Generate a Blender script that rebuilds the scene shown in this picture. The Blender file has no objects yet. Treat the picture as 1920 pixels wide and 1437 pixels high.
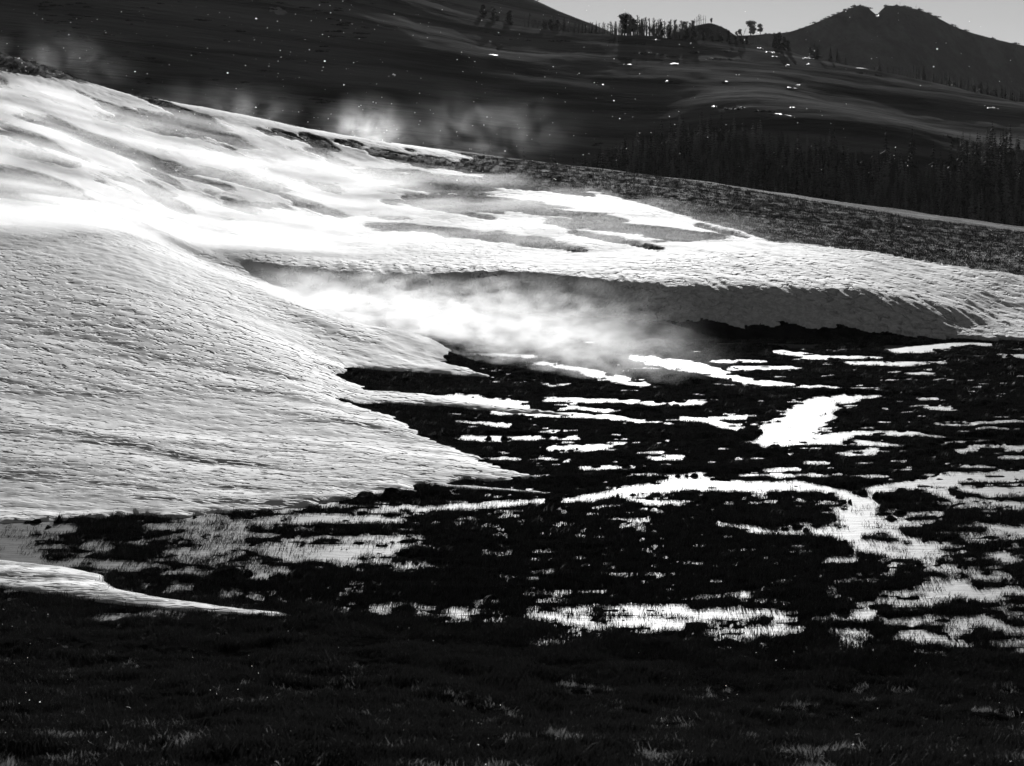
import bpy, math, random
import numpy as np
from mathutils import Vector

random.seed(7)
rng = np.random.default_rng(11)
C = bpy.context.scene.collection
S = bpy.context.scene
R = math.radians

# ------------------------------------------------------------------ camera, sky, sun, exposure
FPX, UC, VH, CAMZ = 3583.0, 960.0, 150.0, 12.0     # focal length in px of a 1920 px wide frame, horizon row, eye height over the marsh
cam = bpy.data.cameras.new('camera')
cam.sensor_width = 36.0
cam.lens = 36.0 * FPX / 1920.0
cam.shift_y = -(718.5 - VH) / 1920.0
cam.clip_start, cam.clip_end = 0.5, 6000
cam.dof.use_dof = True
cam.dof.focus_distance = 70
cam.dof.aperture_fstop = 3.6
co = bpy.data.objects.new('camera', cam)
C.objects.link(co)
co.location = (0, 0, CAMZ)
co.rotation_euler = (R(90), 0, 0)
S.camera = co
HAZE = 3.2e-5

SUN_EL, SUN_AZ = R(14.8), R(4.0)
w = bpy.data.worlds.new('World')
S.world = w
w.use_nodes = True
nt = w.node_tree
bg = nt.nodes['Background']
sky = nt.nodes.new('ShaderNodeTexSky')
sky.sky_type = 'NISHITA'
sky.sun_disc = False
sky.sun_elevation = SUN_EL
sky.sun_rotation = SUN_AZ
sky.altitude = 2600
sky.air_density = 0.8
sky.dust_density = 0.1
sky.ozone_density = 1.0
bw = nt.nodes.new('ShaderNodeRGBToBW')              # the photograph is black and white
nt.links.new(sky.outputs[0], bw.inputs[0])
nt.links.new(bw.outputs[0], bg.inputs['Color'])
bg.inputs['Strength'].default_value = 0.05
sl = bpy.data.lights.new('sun', 'SUN')
sl.energy = 5.0
sl.angle = R(0.5)
so = bpy.data.objects.new('sun', sl)
C.objects.link(so)
sd = Vector((math.sin(SUN_AZ) * math.cos(SUN_EL), math.cos(SUN_AZ) * math.cos(SUN_EL), math.sin(SUN_EL)))
so.rotation_euler = sd.to_track_quat('Z', 'Y').to_euler()
so.location = (0, 0, 60)
S.view_settings.view_transform = 'Standard'
S.view_settings.look = 'None'
S.view_settings.exposure = -0.2
S.view_settings.gamma = 1.0
cy = S.cycles
cy.max_bounces = 5
cy.diffuse_bounces = 2
cy.glossy_bounces = 2
cy.transmission_bounces = 2
cy.volume_bounces = 1
cy.transparent_max_bounces = 8
cy.volume_step_rate = 1.0
cy.volume_max_steps = 96
cy.sample_clamp_indirect = 4
cy.use_denoising = True
try:
    cy.denoiser = 'OPENIMAGEDENOISE'
    cy.denoising_prefilter = 'ACCURATE'
except Exception:
    pass

# ------------------------------------------------------------------ helpers
def tag(o, label=None, cat=None, group=None, kind=None):
    if label: o['label'] = label
    if cat: o['category'] = cat
    if group: o['group'] = group
    if kind: o['kind'] = kind
    return o

def mesh_np(name, V, F, mat=None, smooth=False):
    V = np.ascontiguousarray(V, dtype=np.float32); F = np.ascontiguousarray(F, dtype=np.int32)
    me = bpy.data.meshes.new(name)
    k = F.shape[1]
    me.vertices.add(len(V)); me.vertices.foreach_set('co', V.ravel())
    me.loops.add(F.size); me.loops.foreach_set('vertex_index', F.ravel())
    me.polygons.add(len(F)); me.polygons.foreach_set('loop_start', np.arange(0, F.size, k, dtype=np.int32))
    me.polygons.foreach_set('loop_total', np.full(len(F), k, dtype=np.int32))
    if smooth: me.polygons.foreach_set('use_smooth', np.ones(len(F), dtype=bool))
    me.update(calc_edges=True)
    if mat: me.materials.append(mat)
    return me

def link(name, me, parent=None, loc=None):
    o = bpy.data.objects.new(name, me)
    C.objects.link(o)
    if parent: o.parent = parent
    if loc is not None: o.location = loc
    return o

def fattr(me, name, arr):
    a = me.attributes.new(name, 'FLOAT', 'POINT'); a.data.foreach_set('value', np.asarray(arr, dtype=np.float32).ravel())
def vattr(me, name, arr):
    a = me.attributes.new(name, 'FLOAT_VECTOR', 'POINT'); a.data.foreach_set('vector', np.asarray(arr, dtype=np.float32).ravel())

_P = rng.permutation(1024).astype(np.int64)
_P = np.concatenate([_P, _P, _P])
_A = rng.random(1024) * 2 * np.pi
_G = np.stack([np.cos(_A), np.sin(_A)], 1)
def perlin(x, y, seed=0):
    x = np.asarray(x, float) + seed * 17.31; y = np.asarray(y, float) - seed * 9.77
    xi = np.floor(x).astype(np.int64); yi = np.floor(y).astype(np.int64)
    xf = x - xi; yf = y - yi
    u = xf * xf * xf * (xf * (xf * 6 - 15) + 10); v = yf * yf * yf * (yf * (yf * 6 - 15) + 10)
    def g(ix, iy, dx, dy):
        h = _P[(_P[ix & 1023] + iy) & 1023]
        gr = _G[h]
        return gr[..., 0] * dx + gr[..., 1] * dy
    a = g(xi, yi, xf, yf); b = g(xi + 1, yi, xf - 1, yf)
    c = g(xi, yi + 1, xf, yf - 1); d = g(xi + 1, yi + 1, xf - 1, yf - 1)
    return ((a * (1 - u) + b * u) * (1 - v) + (c * (1 - u) + d * u) * v) * 1.5
def fbm(x, y, o=4, seed=0, gain=.5):
    s = 0; a = 1; t = 0
    for i in range(o):
        s = s + a * perlin(x * 2 ** i, y * 2 ** i, seed + i * 3); t += a; a *= gain
    return s / t
def sstep(a, b, x):
    t = np.clip((x - a) / (b - a), 0, 1); return t * t * (3 - 2 * t)

def pchip_slopes(x, y):
    # x,y : (K, ...) monotone cubic slopes along axis 0
    h = np.diff(x, axis=0); d = np.diff(y, axis=0) / h
    m = np.zeros_like(y)
    w1 = 2 * h[1:] + h[:-1]; w2 = h[1:] + 2 * h[:-1]
    ok = d[:-1] * d[1:] > 0
    with np.errstate(divide='ignore', invalid='ignore'):
        hm = (w1 + w2) / (w1 / d[:-1] + w2 / d[1:])
    m[1:-1] = np.where(ok, hm, 0)
    m[0] = d[0]; m[-1] = d[-1]
    return m
def hermite(xk, yk, mk, xq):
    # xk,yk,mk: (K,N) ; xq: (M,) -> (M,N)
    out = np.zeros((len(xq), xk.shape[1]))
    for n in range(xk.shape[1]):
        i = np.clip(np.searchsorted(xk[:, n], xq) - 1, 0, xk.shape[0] - 2)
        x0 = xk[i, n]; h = xk[i + 1, n] - x0
        t = np.clip((xq - x0) / h, 0, 1)
        y0, y1, m0, m1 = yk[i, n], yk[i + 1, n], mk[i, n] * h, mk[i + 1, n] * h
        out[:, n] = y0 * (2*t**3 - 3*t**2 + 1) + m0 * (t**3 - 2*t**2 + t) + y1 * (-2*t**3 + 3*t**2) + m1 * (t**3 - t**2)
    return out
def profile_field(cols, us, Ys):
    """cols: {u: [(Y, z)...]} same count of key points in every column; smooth in both directions."""
    uk = np.array(sorted(cols)); P = np.array([cols[u] for u in sorted(cols)], float)   # (U,K,2)
    K = P.shape[1]
    Yk = np.zeros((K, len(us))); Zk = np.zeros((K, len(us)))
    x = np.repeat(uk[:, None].astype(float), K, 1)
    for arr, out in ((P[:, :, 0], Yk), (P[:, :, 1], Zk)):
        m = pchip_slopes(x, arr)
        out[:] = hermite(x, arr, m, np.asarray(us, float)).T
    return hermite(Yk, Zk, pchip_slopes(Yk, Zk), np.asarray(Ys, float)), Yk, Zk     # (M,N)
def zv(Y, v): return CAMZ - (v - VH) / FPX * Y
def xu(u, Y): return (u - UC) / FPX * Y

def grid_faces(nr, nc, keep=None):
    i = np.arange(nr - 1)[:, None] * nc + np.arange(nc - 1)[None, :]
    F = np.stack([i, i + 1, i + nc + 1, i + nc], -1).reshape(-1, 4)
    if keep is not None:
        k = keep.ravel(); F = F[k[F].any(1)]
    return F
def compact(V, F, *attrs):
    used = np.zeros(len(V), bool); used[F.ravel()] = True
    idx = np.cumsum(used) - 1
    return (V[used], idx[F]) + tuple(a[used] for a in attrs)

# ---- materials
def mat(name, base=.1, rough=.8, spec=.3, sheen=0.0):
    m = bpy.data.materials.new(name); m.use_nodes = True
    b = m.node_tree.nodes['Principled BSDF']
    b.inputs['Base Color'].default_value = (base, base, base, 1)
    b.inputs['Roughness'].default_value = rough
    b.inputs['Specular IOR Level'].default_value = spec
    if sheen:
        b.inputs['Sheen Weight'].default_value = sheen; b.inputs['Sheen Roughness'].default_value = .4
    return m
class NB:
    """small node builder"""
    def __init__(s, m): s.t = m.node_tree; s.b = s.t.nodes.get('Principled BSDF')
    def n(s, ty, **k):
        x = s.t.nodes.new('ShaderNode' + ty)
        for a, v in k.items(): setattr(x, a, v)
        return x
    def l(s, a, b): s.t.links.new(a, b)
    def attr(s, name, out='Vector'):
        a = s.n('Attribute'); a.attribute_name = name; return a.outputs[out]
    def mapping(s, vec, scale=(1, 1, 1), rot=(0, 0, 0), loc=(0, 0, 0)):
        m = s.n('Mapping'); s.l(vec, m.inputs[0])
        m.inputs['Scale'].default_value = scale; m.inputs['Rotation'].default_value = rot; m.inputs['Location'].default_value = loc
        return m.outputs[0]
    def noise(s, vec, scale, detail=4, rough=.55, dist=0):
        x = s.n('TexNoise'); s.l(vec, x.inputs['Vector']); x.inputs['Scale'].default_value = scale
        x.inputs['Detail'].default_value = detail; x.inputs['Roughness'].default_value = rough; x.inputs['Distortion'].default_value = dist
        return x.outputs['Fac']
    def ramp(s, f, a, b, lo=0., hi=1., smooth=True):
        x = s.n('MapRange'); s.l(f, x.inputs['Value'])
        x.interpolation_type = 'SMOOTHSTEP' if smooth else 'LINEAR'
        x.inputs['From Min'].default_value = a; x.inputs['From Max'].default_value = b
        x.inputs['To Min'].default_value = lo; x.inputs['To Max'].default_value = hi
        return x.outputs['Result']
    def math(s, op, a, b=None):
        x = s.n('Math', operation=op)
        for i, q in enumerate((a, b)):
            if q is None: continue
            if isinstance(q, (int, float)): x.inputs[i].default_value = q
            else: s.l(q, x.inputs[i])
        return x.outputs[0]
    def bump(s, h, strength, dist, prev=None):
        x = s.n('Bump'); s.l(h, x.inputs['Height']); x.inputs['Strength'].default_value = strength; x.inputs['Distance'].default_value = dist
        if prev is not None: s.l(prev, x.inputs['Normal'])
        return x.outputs[0]
    def pos(s): return s.n('NewGeometry').outputs['Position']

# wind-packed snow: small steps stretched down the wind (attribute 'flow' = metres along / across the wind)
m_snow = mat('snow', .9, .78, .45); nb = NB(m_snow)
fl = nb.attr('flow')
n1 = nb.noise(nb.mapping(fl, (1.5, 3.5, 1)), 1.0, 2, .5, .25)
n2 = nb.noise(nb.mapping(fl, (.5, 1.3, 1), loc=(3, 8, 0)), 1.0, 3, .55)
n3 = nb.noise(nb.mapping(fl, (5, 16, 1)), 1.0, 3, .6)
n4 = nb.noise(nb.mapping(fl, (.08, .22, 1)), 1.0, 2, .5)
amt = nb.math('MULTIPLY', nb.ramp(n4, .36, .60, .12, 1.15), nb.attr('rough', 'Fac'))
step = nb.ramp(n1, .33, .50)
h = nb.math('ADD', nb.math('MULTIPLY', step, .17), nb.math('ADD', nb.math('MULTIPLY', n2, .035), nb.math('MULTIPLY', n3, .005)))
h = nb.math('MULTIPLY', h, amt)
n5 = nb.noise(nb.mapping(nb.pos(), (1.2, 1.2, 6), (0, R(28), R(20))), 2.2, 4, .65, .5)
h = nb.math('ADD', h, nb.math('MULTIPLY', n5, nb.ramp(nb.attr('face', 'Fac'), 0, 1, .008, .11)))
nb.l(nb.bump(h, 1.0, 1.0), nb.b.inputs['Normal'])

face_streak = nb.noise(nb.mapping(nb.pos(), (1.6, 1.6, .9), (0, R(-35), 0)), 2.6, 5, .7, .6)  # darker diagonal streaks in the colour of the bank face
tone = nb.math('SUBTRACT', .9, nb.math('MULTIPLY', nb.attr('face', 'Fac'), nb.ramp(face_streak, .38, .66, .30, 0)))
thin = nb.noise(nb.mapping(fl, (.22, 1.5, 1), loc=(5, 2, 0)), 1.0, 6, .72, .5)      # grass showing through thin snow
cvr = nb.ramp(nb.math('ADD', nb.attr('cover', 'Fac'), nb.math('MULTIPLY', nb.math('SUBTRACT', thin, .5), 5.5)), .25, 1.1, .05, 1.0)
nb.l(nb.math('MULTIPLY', tone, cvr), nb.b.inputs['Base Color'])
m_turf = mat('turf', .03, .95, .0); nb = NB(m_turf)
p = nb.pos()
a = nb.noise(p, 2.2, 5, .65); b2 = nb.noise(p, 14, 4, .7)
nb.l(nb.ramp(a, .35, .7, .006, .014), nb.b.inputs['Base Color'])
nb.l(nb.bump(nb.math('ADD', nb.math('MULTIPLY', a, .35), nb.math('MULTIPLY', b2, .07)), .9, 1.0), nb.b.inputs['Normal'])

m_hillgrass = mat('hillside_grass', .1, .9, .06, .03); nb = NB(m_hillgrass)
fl = nb.attr('flow')
a = nb.noise(nb.mapping(fl, (.25, 1.4, 1)), 1, 6, .7, .4); b2 = nb.noise(nb.mapping(fl, (1.6, 6, 1)), 1, 5, .75, .5)
c2 = nb.noise(nb.mapping(fl, (.03, .16, 1)), 1, 3, .5)
mix = nb.math('ADD', nb.math('MULTIPLY', a, .5), nb.math('MULTIPLY', c2, .75))
nb.l(nb.ramp(mix, .55, .78, .015, .28), nb.b.inputs['Base Color'])
nb.l(nb.bump(nb.math('ADD', nb.math('MULTIPLY', a, .5), nb.math('MULTIPLY', b2, .12)), 1.0, 1.0), nb.b.inputs['Normal'])

m_water = mat('water', .02, .6, .6); nb = NB(m_water)
nb.b.inputs['IOR'].default_value = 1.33
p = nb.pos()
a = nb.noise(nb.mapping(p, (1.2, 6.5, 1), (0, 0, R(-8))), 1.0, 4, .6, .6)
nb.l(nb.bump(a, .5, .05), nb.b.inputs['Normal'])

m_blade = mat('sedge_blade', .025, .35, .5)
m_turf_blade = mat('turf_grass_blade', .014, .4, .2)
m_turf_blade.node_tree.nodes['Principled BSDF'].inputs['Transmission Weight'].default_value = 0
nb = NB(m_turf_blade); tb = nb.n('BsdfTranslucent'); tb.inputs[0].default_value = (.005, .005, .005, 1); ad = nb.n('AddShader')
nb.l(nb.b.outputs[0], ad.inputs[0]); nb.l(tb.outputs[0], ad.inputs[1]); nb.l(ad.outputs[0], nb.t.nodes['Material Output'].inputs[0])
m_dry = mat('dry_grass_blade', .07, .5, .4); nb = NB(m_dry); tb = nb.n('BsdfTranslucent'); tb.inputs[0].default_value = (.09, .09, .09, 1); ad = nb.n('AddShader')
nb.l(nb.b.outputs[0], ad.inputs[0]); nb.l(tb.outputs[0], ad.inputs[1]); nb.l(ad.outputs[0], nb.t.nodes['Material Output'].inputs[0])
m_far = mat('far_slope_grass', .03, 1.0, .0); nb = NB(m_far)
fl = nb.attr('flow')
a = nb.noise(nb.mapping(fl, (.018, .12, 1)), 1, 6, .62, .6); b2 = nb.noise(nb.mapping(fl, (.15, .8, 1)), 1, 5, .7)
c2 = nb.noise(nb.pos(), .012, 3, .5)
mix = nb.math('ADD', nb.math('MULTIPLY', a, .7), nb.math('MULTIPLY', c2, .45))
nb.l(nb.ramp(mix, .42, .74, .035, .22), nb.b.inputs['Base Color'])
nb.l(nb.bump(nb.math('ADD', nb.math('MULTIPLY', a, 1.6), nb.math('MULTIPLY', b2, .9)), .8, 1.0), nb.b.inputs['Normal'])
m_scree = mat('scree_rock', .07, 1.0, .0); nb = NB(m_scree)
a = nb.noise(nb.mapping(nb.pos(), (1, .35, .35), (0, R(25), R(20))), .06, 7, .65); b2 = nb.noise(nb.pos(), .25, 5, .7)
nb.l(nb.ramp(a, .38, .66, .014, .06), nb.b.inputs['Base Color'])
nb.l(nb.bump(nb.math('ADD', nb.math('MULTIPLY', a, 5.0), nb.math('MULTIPLY', b2, 1.2)), .7, 1.0), nb.b.inputs['Normal'])
m_needle = mat('pine_needles', .04, .8, .15)
m_pale = mat('pale_needles', .2, .8, .1)
m_bark = mat('bark', .06, .9, .1)
m_snag = mat('weathered_bare_wood', .14, .8, .2)
m_grain = mat('airborne_snow', .9, .5, .3); nb = NB(m_grain)
tb = nb.n('BsdfTranslucent'); ad = nb.n('AddShader'); tb.inputs[0].default_value = (.9, .9, .9, 1)
nb.l(nb.b.outputs[0], ad.inputs[0]); nb.l(tb.outputs[0], ad.inputs[1]); nb.l(ad.outputs[0], nb.t.nodes['Material Output'].inputs[0])
m_patch = mat('snow_patch', .3, .6, .3)

# ------------------------------------------------------------------ near terrain : key points per azimuth (Y, z)
def col(u, foot, pts):
    return [(-30, 17.0), (4, 10.0), (20, 4.75), (foot, 0.0)] + [(Y, zz) for Y, zz in pts]
def Z(Y, v): return (Y, zv(Y, v))
def Yv0(v): return CAMZ * FPX / (v - VH)      # distance at which the marsh plane shows at row v
cols = {}
# after the foot: e(dge of snow), s1..s5 (snow slope), crest, hollow, floor, bank top, face low, lip, t1, t2, t3, t4, skyline, b1, b2
cols[-700] = col(-700, 47, [(52, 0.1), (60, 1.1), (70, 2.6), (82, 4.3), (94, 5.9), (104, 6.9), (108, 7.2), (111, 7.4), (114, 7.7), (118, 8.2), (122, 8.8), (127, 9.6), (134, 10.8), (144, 12.8), (155, 15.2), (166, 17.4), (176, 18.6), (215, 14), (270, 2)])
cols[0] = col(0, 45, [Z(51.5, 987), Z(59, 850), Z(69, 700), Z(81, 560), Z(93, 460), Z(103, 408), Z(107, 388), Z(110.5, 368), Z(113.5, 352), Z(117, 330), Z(121, 310), Z(126, 285), Z(133, 245), Z(143, 205), Z(154, 160), Z(161, 128), Z(168, 101), (205, 10), (270, 0)])
cols[230] = col(230, 44, [Z(52, 976), Z(60, 842), Z(70, 705), Z(80.5, 575), Z(90, 500), Z(97, 462), Z(101, 448), Z(105, 432), Z(108.5, 418), Z(111, 404), Z(114, 392), Z(119, 370), Z(128, 328), Z(140, 278), Z(151, 228), Z(160, 195), Z(167, 174), (205, 7.5), (270, -2)])
cols[420] = col(420, 43.6, [Z(52.8, 966), Z(61, 838), Z(70, 722), Z(80, 612), Z(88.5, 552), Z(94, 523), Z(98, 521), Z(101.4, 512), Z(103, 503), Z(104.5, 490), Z(106, 480), Z(111, 456), Z(121, 412), Z(135, 340), Z(149, 280), Z(158, 238), Z(166, 211), (205, 5.5), (270, -4)])
cols[700] = col(700, 42.6, [(54.8, 0.02), Z(60, 859), Z(66, 786), (71, .06), (78, 0.26), Z(85, 622), (91, .12), (95, .18), (98, .32), Z(99.3, 566), Z(100.8, 515), Z(105, 490), Z(114, 462), Z(127, 415), Z(141, 358), Z(152, 312), Z(164, 265), (205, 3.4), (270, -6)])
cols[950] = col(950, 41.6, [(54, 0), (60, 0.02), (66, 0), (72, 0), (80, 0), (86, 0), (91, .05), (94, .06), (96.2, .25), Z(97.6, 580), Z(99.4, 514), Z(103.5, 494), Z(112, 468), Z(123, 424), Z(137, 373), Z(149, 330), Z(159, 300), (200, 2), (270, -8)])
cols[1300] = col(1300, 40.2, [(50, 0), (56, 0), (62, 0), (68, 0), (76, 0), (82, 0), (86, .0), (88.4, .05), (89.7, .6), Z(91, 575), Z(93, 538), Z(97, 510), Z(104, 478), Z(113, 448), Z(127, 402), Z(140, 366), Z(150, 344), (190, .5), (270, -9)])
cols[1600] = col(1600, 39.7, [(49, 0), (55, 0), (61, 0), (67, 0), (75, 0), (81, 0), (84.5, .0), (87.4, .05), (88.7, .42), Z(90.2, 585), Z(92.4, 548), Z(96.5, 520), Z(103, 488), Z(110, 466), Z(121, 437), Z(132, 410), Z(140, 392), (180, -.5), (270, -10)])
cols[1760] = col(1760, 39.5, [(49, 0), (55, 0), (61, 0), (67, 0), (75, 0), (81, 0), (84, .0), (86.5, .02), (87.9, .1), Z(89.3, 615), Z(91.6, 582), Z(95.5, 549), Z(100.5, 520), Z(105, 500), Z(115, 467), Z(126, 435), Z(134, 417), (175, -1), (270, -10)])
cols[1900] = col(1900, 39.3, [(49, 0), (55, 0), (61, 0), (67, 0), (75, 0), (81, 0), (84, .0), (86, .0), (87.6, .03), Z(90.5, 620), Z(94, 590), Z(97.5, 560), Z(100.5, 537), Z(103, 519), Z(112, 482), Z(121, 455), Z(129, 437), (170, -1.5), (270, -11)])
cols[2620] = col(2620, 38.5, [(49, 0), (55, 0), (61, 0), (67, 0), (75, 0), (81, 0), (84, .0), (86, .0), (88.0, .0), Z(91, 640), Z(94, 625), Z(97, 600), Z(100, 585), Z(103, 570), Z(108, 548), Z(113, 530), Z(118, 515), (160, -3), (270, -12)])

us = np.linspace(-660, 2600, 1020)
Ys = np.concatenate([np.arange(-12, 14, 1.0), np.arange(14, 40, .12), np.arange(40, 84, .2), np.arange(84, 104, .13), np.arange(104, 172, .45), np.arange(172, 262, 4.0)])
T, KY, KZ = profile_field(cols, us, Ys)
Yg = np.repeat(Ys[:, None], len(us), 1); Ug = np.repeat(us[None, :], len(Ys), 0)
# behind and just in front of the camera the columns would cross: spread them by a minimum distance
Xg = (Ug - UC) / FPX * np.maximum(Yg, 14.0) * np.where(Yg < 14, 1 + (14 - Yg) * .02, 1)
Vg = VH + FPX * (CAMZ - T) / np.maximum(Yg, 1)

# wind direction: flow coordinates (along, across)
def flow(X, Y):
    m = np.interp(Y, [0, 50, 62, 80, 95, 300], [.12, .16, .3, .62, .85, .95])
    ys = np.linspace(-40, 400, 900); ms = np.interp(ys, [0, 50, 62, 80, 95, 300], [.12, .16, .3, .62, .85, .95])
    w_ = np.interp(ys, [0, 50, 62, 80, 95, 300], [1, 1, 1, 1, 1, 1])
    F_ = np.concatenate([[0], np.cumsum((1 / ms[1:] + 1 / ms[:-1]) / 2 * np.diff(ys))])
    psi = X + np.interp(Y, ys, F_)
    k = .34
    return X * 1.1 - Y * .5, psi * k
fA, fB = flow(Xg, Yg)

# ---- signed distance of pixel-traced outlines, carried to the ground of the marsh / slope
def seg_dist(px, py, ax, ay, bx, by):
    dx, dy = bx - ax, by - ay
    t = np.clip(((px - ax) * dx + (py - ay) * dy) / (dx * dx + dy * dy + 1e-9), 0, 1)
    return np.hypot(px - ax - t * dx, py - ay - t * dy), t
def poly_sd(px, py, poly):
    inside = np.zeros(px.shape, bool); d = np.full(px.shape, 1e9)
    n = len(poly)
    for i in range(n):
        x0, y0 = poly[i]; x1, y1 = poly[(i + 1) % n]
        c = ((y0 > py) != (y1 > py)) & (px < (x1 - x0) * (py - y0) / (y1 - y0 + 1e-12) + x0)
        inside ^= c
        dd, _ = seg_dist(px, py, x0, y0, x1, y1); d = np.minimum(d, dd)
    return np.where(inside, d, -d)
def plane_poly(pts):       # rows of the marsh plane -> metres
    return [(xu(u, Yv0(v)), Yv0(v)) for u, v in pts]

# tongue-edged snowfield on the marsh side, by plan position
snow_near = [(-2500, 1010), (-700, 990), (0, 986), (60, 980), (150, 976), (250, 968), (330, 973), (400, 966), (480, 960), (590, 951), (640, 938), (720, 931), (800, 930),
             (774, 912), (840, 909), (874, 904), (940, 906), (1011, 896), (960, 884), (917, 873), (887, 856), (830, 838), (790, 826), (770, 810), (737, 793), (700, 783), (650, 768),
             (760, 764), (860, 768), (960, 774), (1060, 779), (1060, 775), (960, 766), (900, 758), (800, 742), (717, 739), (630, 722), (673, 706), (757, 704), (857, 706), (930, 711), (880, 694),
             (838, 684), (856, 673), (827, 655), (750, 637), (700, 626)]
near_poly = plane_poly(snow_near)
# close it round the back: the crest, the hollow and out to the left
near_poly += [(xu(640, 88), 88.0), (xu(760, 92), 92), (xu(900, 95.4), 95.4), (xu(900, 110), 110), (-200, 110)]
strip_poly = plane_poly([(-1500, 1030), (0, 1049), (35, 1053), (115, 1062), (195, 1079), (205, 1094), (215, 1104), (270, 1115), (350, 1128), (450, 1142), (520, 1147), (566, 1154), (510, 1158), (400, 1151), (300, 1143), (200, 1133), (100, 1118), (0, 1103), (-1500, 1085)])
ribbon = [(807, 911, 2.5), (900, 917, 3), (1000, 924, 2.5), (1070, 931, 1.5)]

edge_n = fbm(Xg * 1.1, Yg * 1.1, 4, 5) * .35 + fbm(fA * .35, fB * 2.0, 3, 9) * .35
near_rows = Yg < 112
sd_near = np.full(T.shape, -5.0)
rr = (Ys > 38) & (Ys < 110)
sd_near[rr] = poly_sd(Xg[rr], Yg[rr], near_poly)
sd_near = np.where((Yg > 102) & (Ug > 560), -5.0, sd_near)
rs = (Ys > 38) & (Ys < 60)
sd_strip = np.full(T.shape, -5.0)
sd_strip[rs] = poly_sd(Xg[rs], Yg[rs], strip_poly)
# far snow mass : from the bank/face to its upper edge, in terms of rows on the slope
low_Y = np.array([np.interp(u, us, KY[12]) for u in us])        # bank top key
up_u = [-700, 0, 230, 420, 560, 700, 820, 950, 1100, 1200, 1300, 1400, 1440, 1500, 1620, 1700, 1800, 1880, 1930, 2620]
up_v = [-60, 133, 165, 196, 226, 250, 276, 318, 352, 380, 410, 438, 452, 459, 474, 489, 503, 515, 520, 590]
upv = np.interp(us, up_u, up_v)[None, :]
from_low = (Yg - low_Y[None, :] - .1)
m_per_px = np.maximum(Yg / FPX * 9, .1)
far_sd = np.minimum(np.minimum(from_low, (Vg - upv) * .16), 1.5)
far_sd = np.where(Yg > KY[20][None, :] + 1, -5, far_sd)
# bare patches the wind has swept on the upper slope
patch_n = fbm(fA * .055, fB * .30, 4, 21, .55)
inband = sstep(0, 25, (np.interp(us, [-700, 0, 300, 700, 1000, 1250, 1400, 1440, 2600], [250, 385, 420, 448, 470, 474, 456, 440, 400])[None, :] - Vg))
bare = np.interp(Ug, [-700, 0, 300, 900, 1400], [.22, .25, .36, .68, .75]) * inband * sstep(2, 40, Vg - upv + 10)
far_sd = far_sd + fbm(fA * .4, fB * 2.6, 4, 25, .65) * .9
far_sd = far_sd - inband * sstep(.02, .30, patch_n + bare * .22 - .06) * 3.2
def bare_patch(pts, wpx, depth=2.0):
    global far_sd
    for (u0, v0), (u1, v1) in zip(pts[:-1], pts[1:]):
        d, t = seg_dist(Ug * .35, Vg, u0 * .35, v0, u1 * .35, v1)
        far_sd = far_sd - np.clip(1.25 - d / (wpx * 1.5 * (1 + .5 * fbm(fA * .3, fB * .8, 3, 31))), 0, 1.25) * depth * (Yg > 100)
bare_patch([(850, 440), (930, 447), (1010, 458), (1080, 470)], 7)
bare_patch([(1075, 437), (1150, 452), (1235, 470)], 4.5)
bare_patch([(760, 372), (850, 398), (920, 412)], 3)
bare_patch([(930, 378), (1000, 392), (1110, 408)], 2.5)
bare_patch([(40, 290), (130, 310)], 6); bare_patch([(380, 322), (520, 350)], 6)
bare_patch([(560, 385), (640, 408)], 5); bare_patch([(1310, 425), (1400, 448)], 3)
bare_patch([(715, 291), (800, 305), (880, 316), (960, 334), (1100, 352)], 8, 1.9)
SD = np.maximum(np.maximum(sd_near + np.where(Yg < 88, edge_n * .6 + fbm(Xg * 1.2, Yg * 3, 4, 7, .65) * .38, 0), sd_strip + edge_n * .18), np.where(Yg > 86, far_sd + edge_n * .5, -5))
for (u0, v0, h0), (u1, v1, h1) in zip(ribbon[:-1], ribbon[1:]):
    a0, b0 = Yv0(v0), Yv0(v1); d, t = seg_dist(Xg, Yg, xu(u0, a0), a0, xu(u1, b0), b0)
    SD = np.maximum(SD, (h0 + (h1 - h0) * t) * Yg ** 2 / (CAMZ * FPX) - d + edge_n * .1)
# snow along the skyline of the upper slope
thick = np.where(SD > 0, np.where(Yg > 100, .10, .14) * (1 - np.exp(-SD / .35)), np.maximum(SD, -3) * .5)
thick = np.where((Yg > 86) & (Yg > low_Y[None, :] - .8) & (Yg < 110) & (SD > 0) & (Ug > 900), np.maximum(thick, .12), thick)

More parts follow.
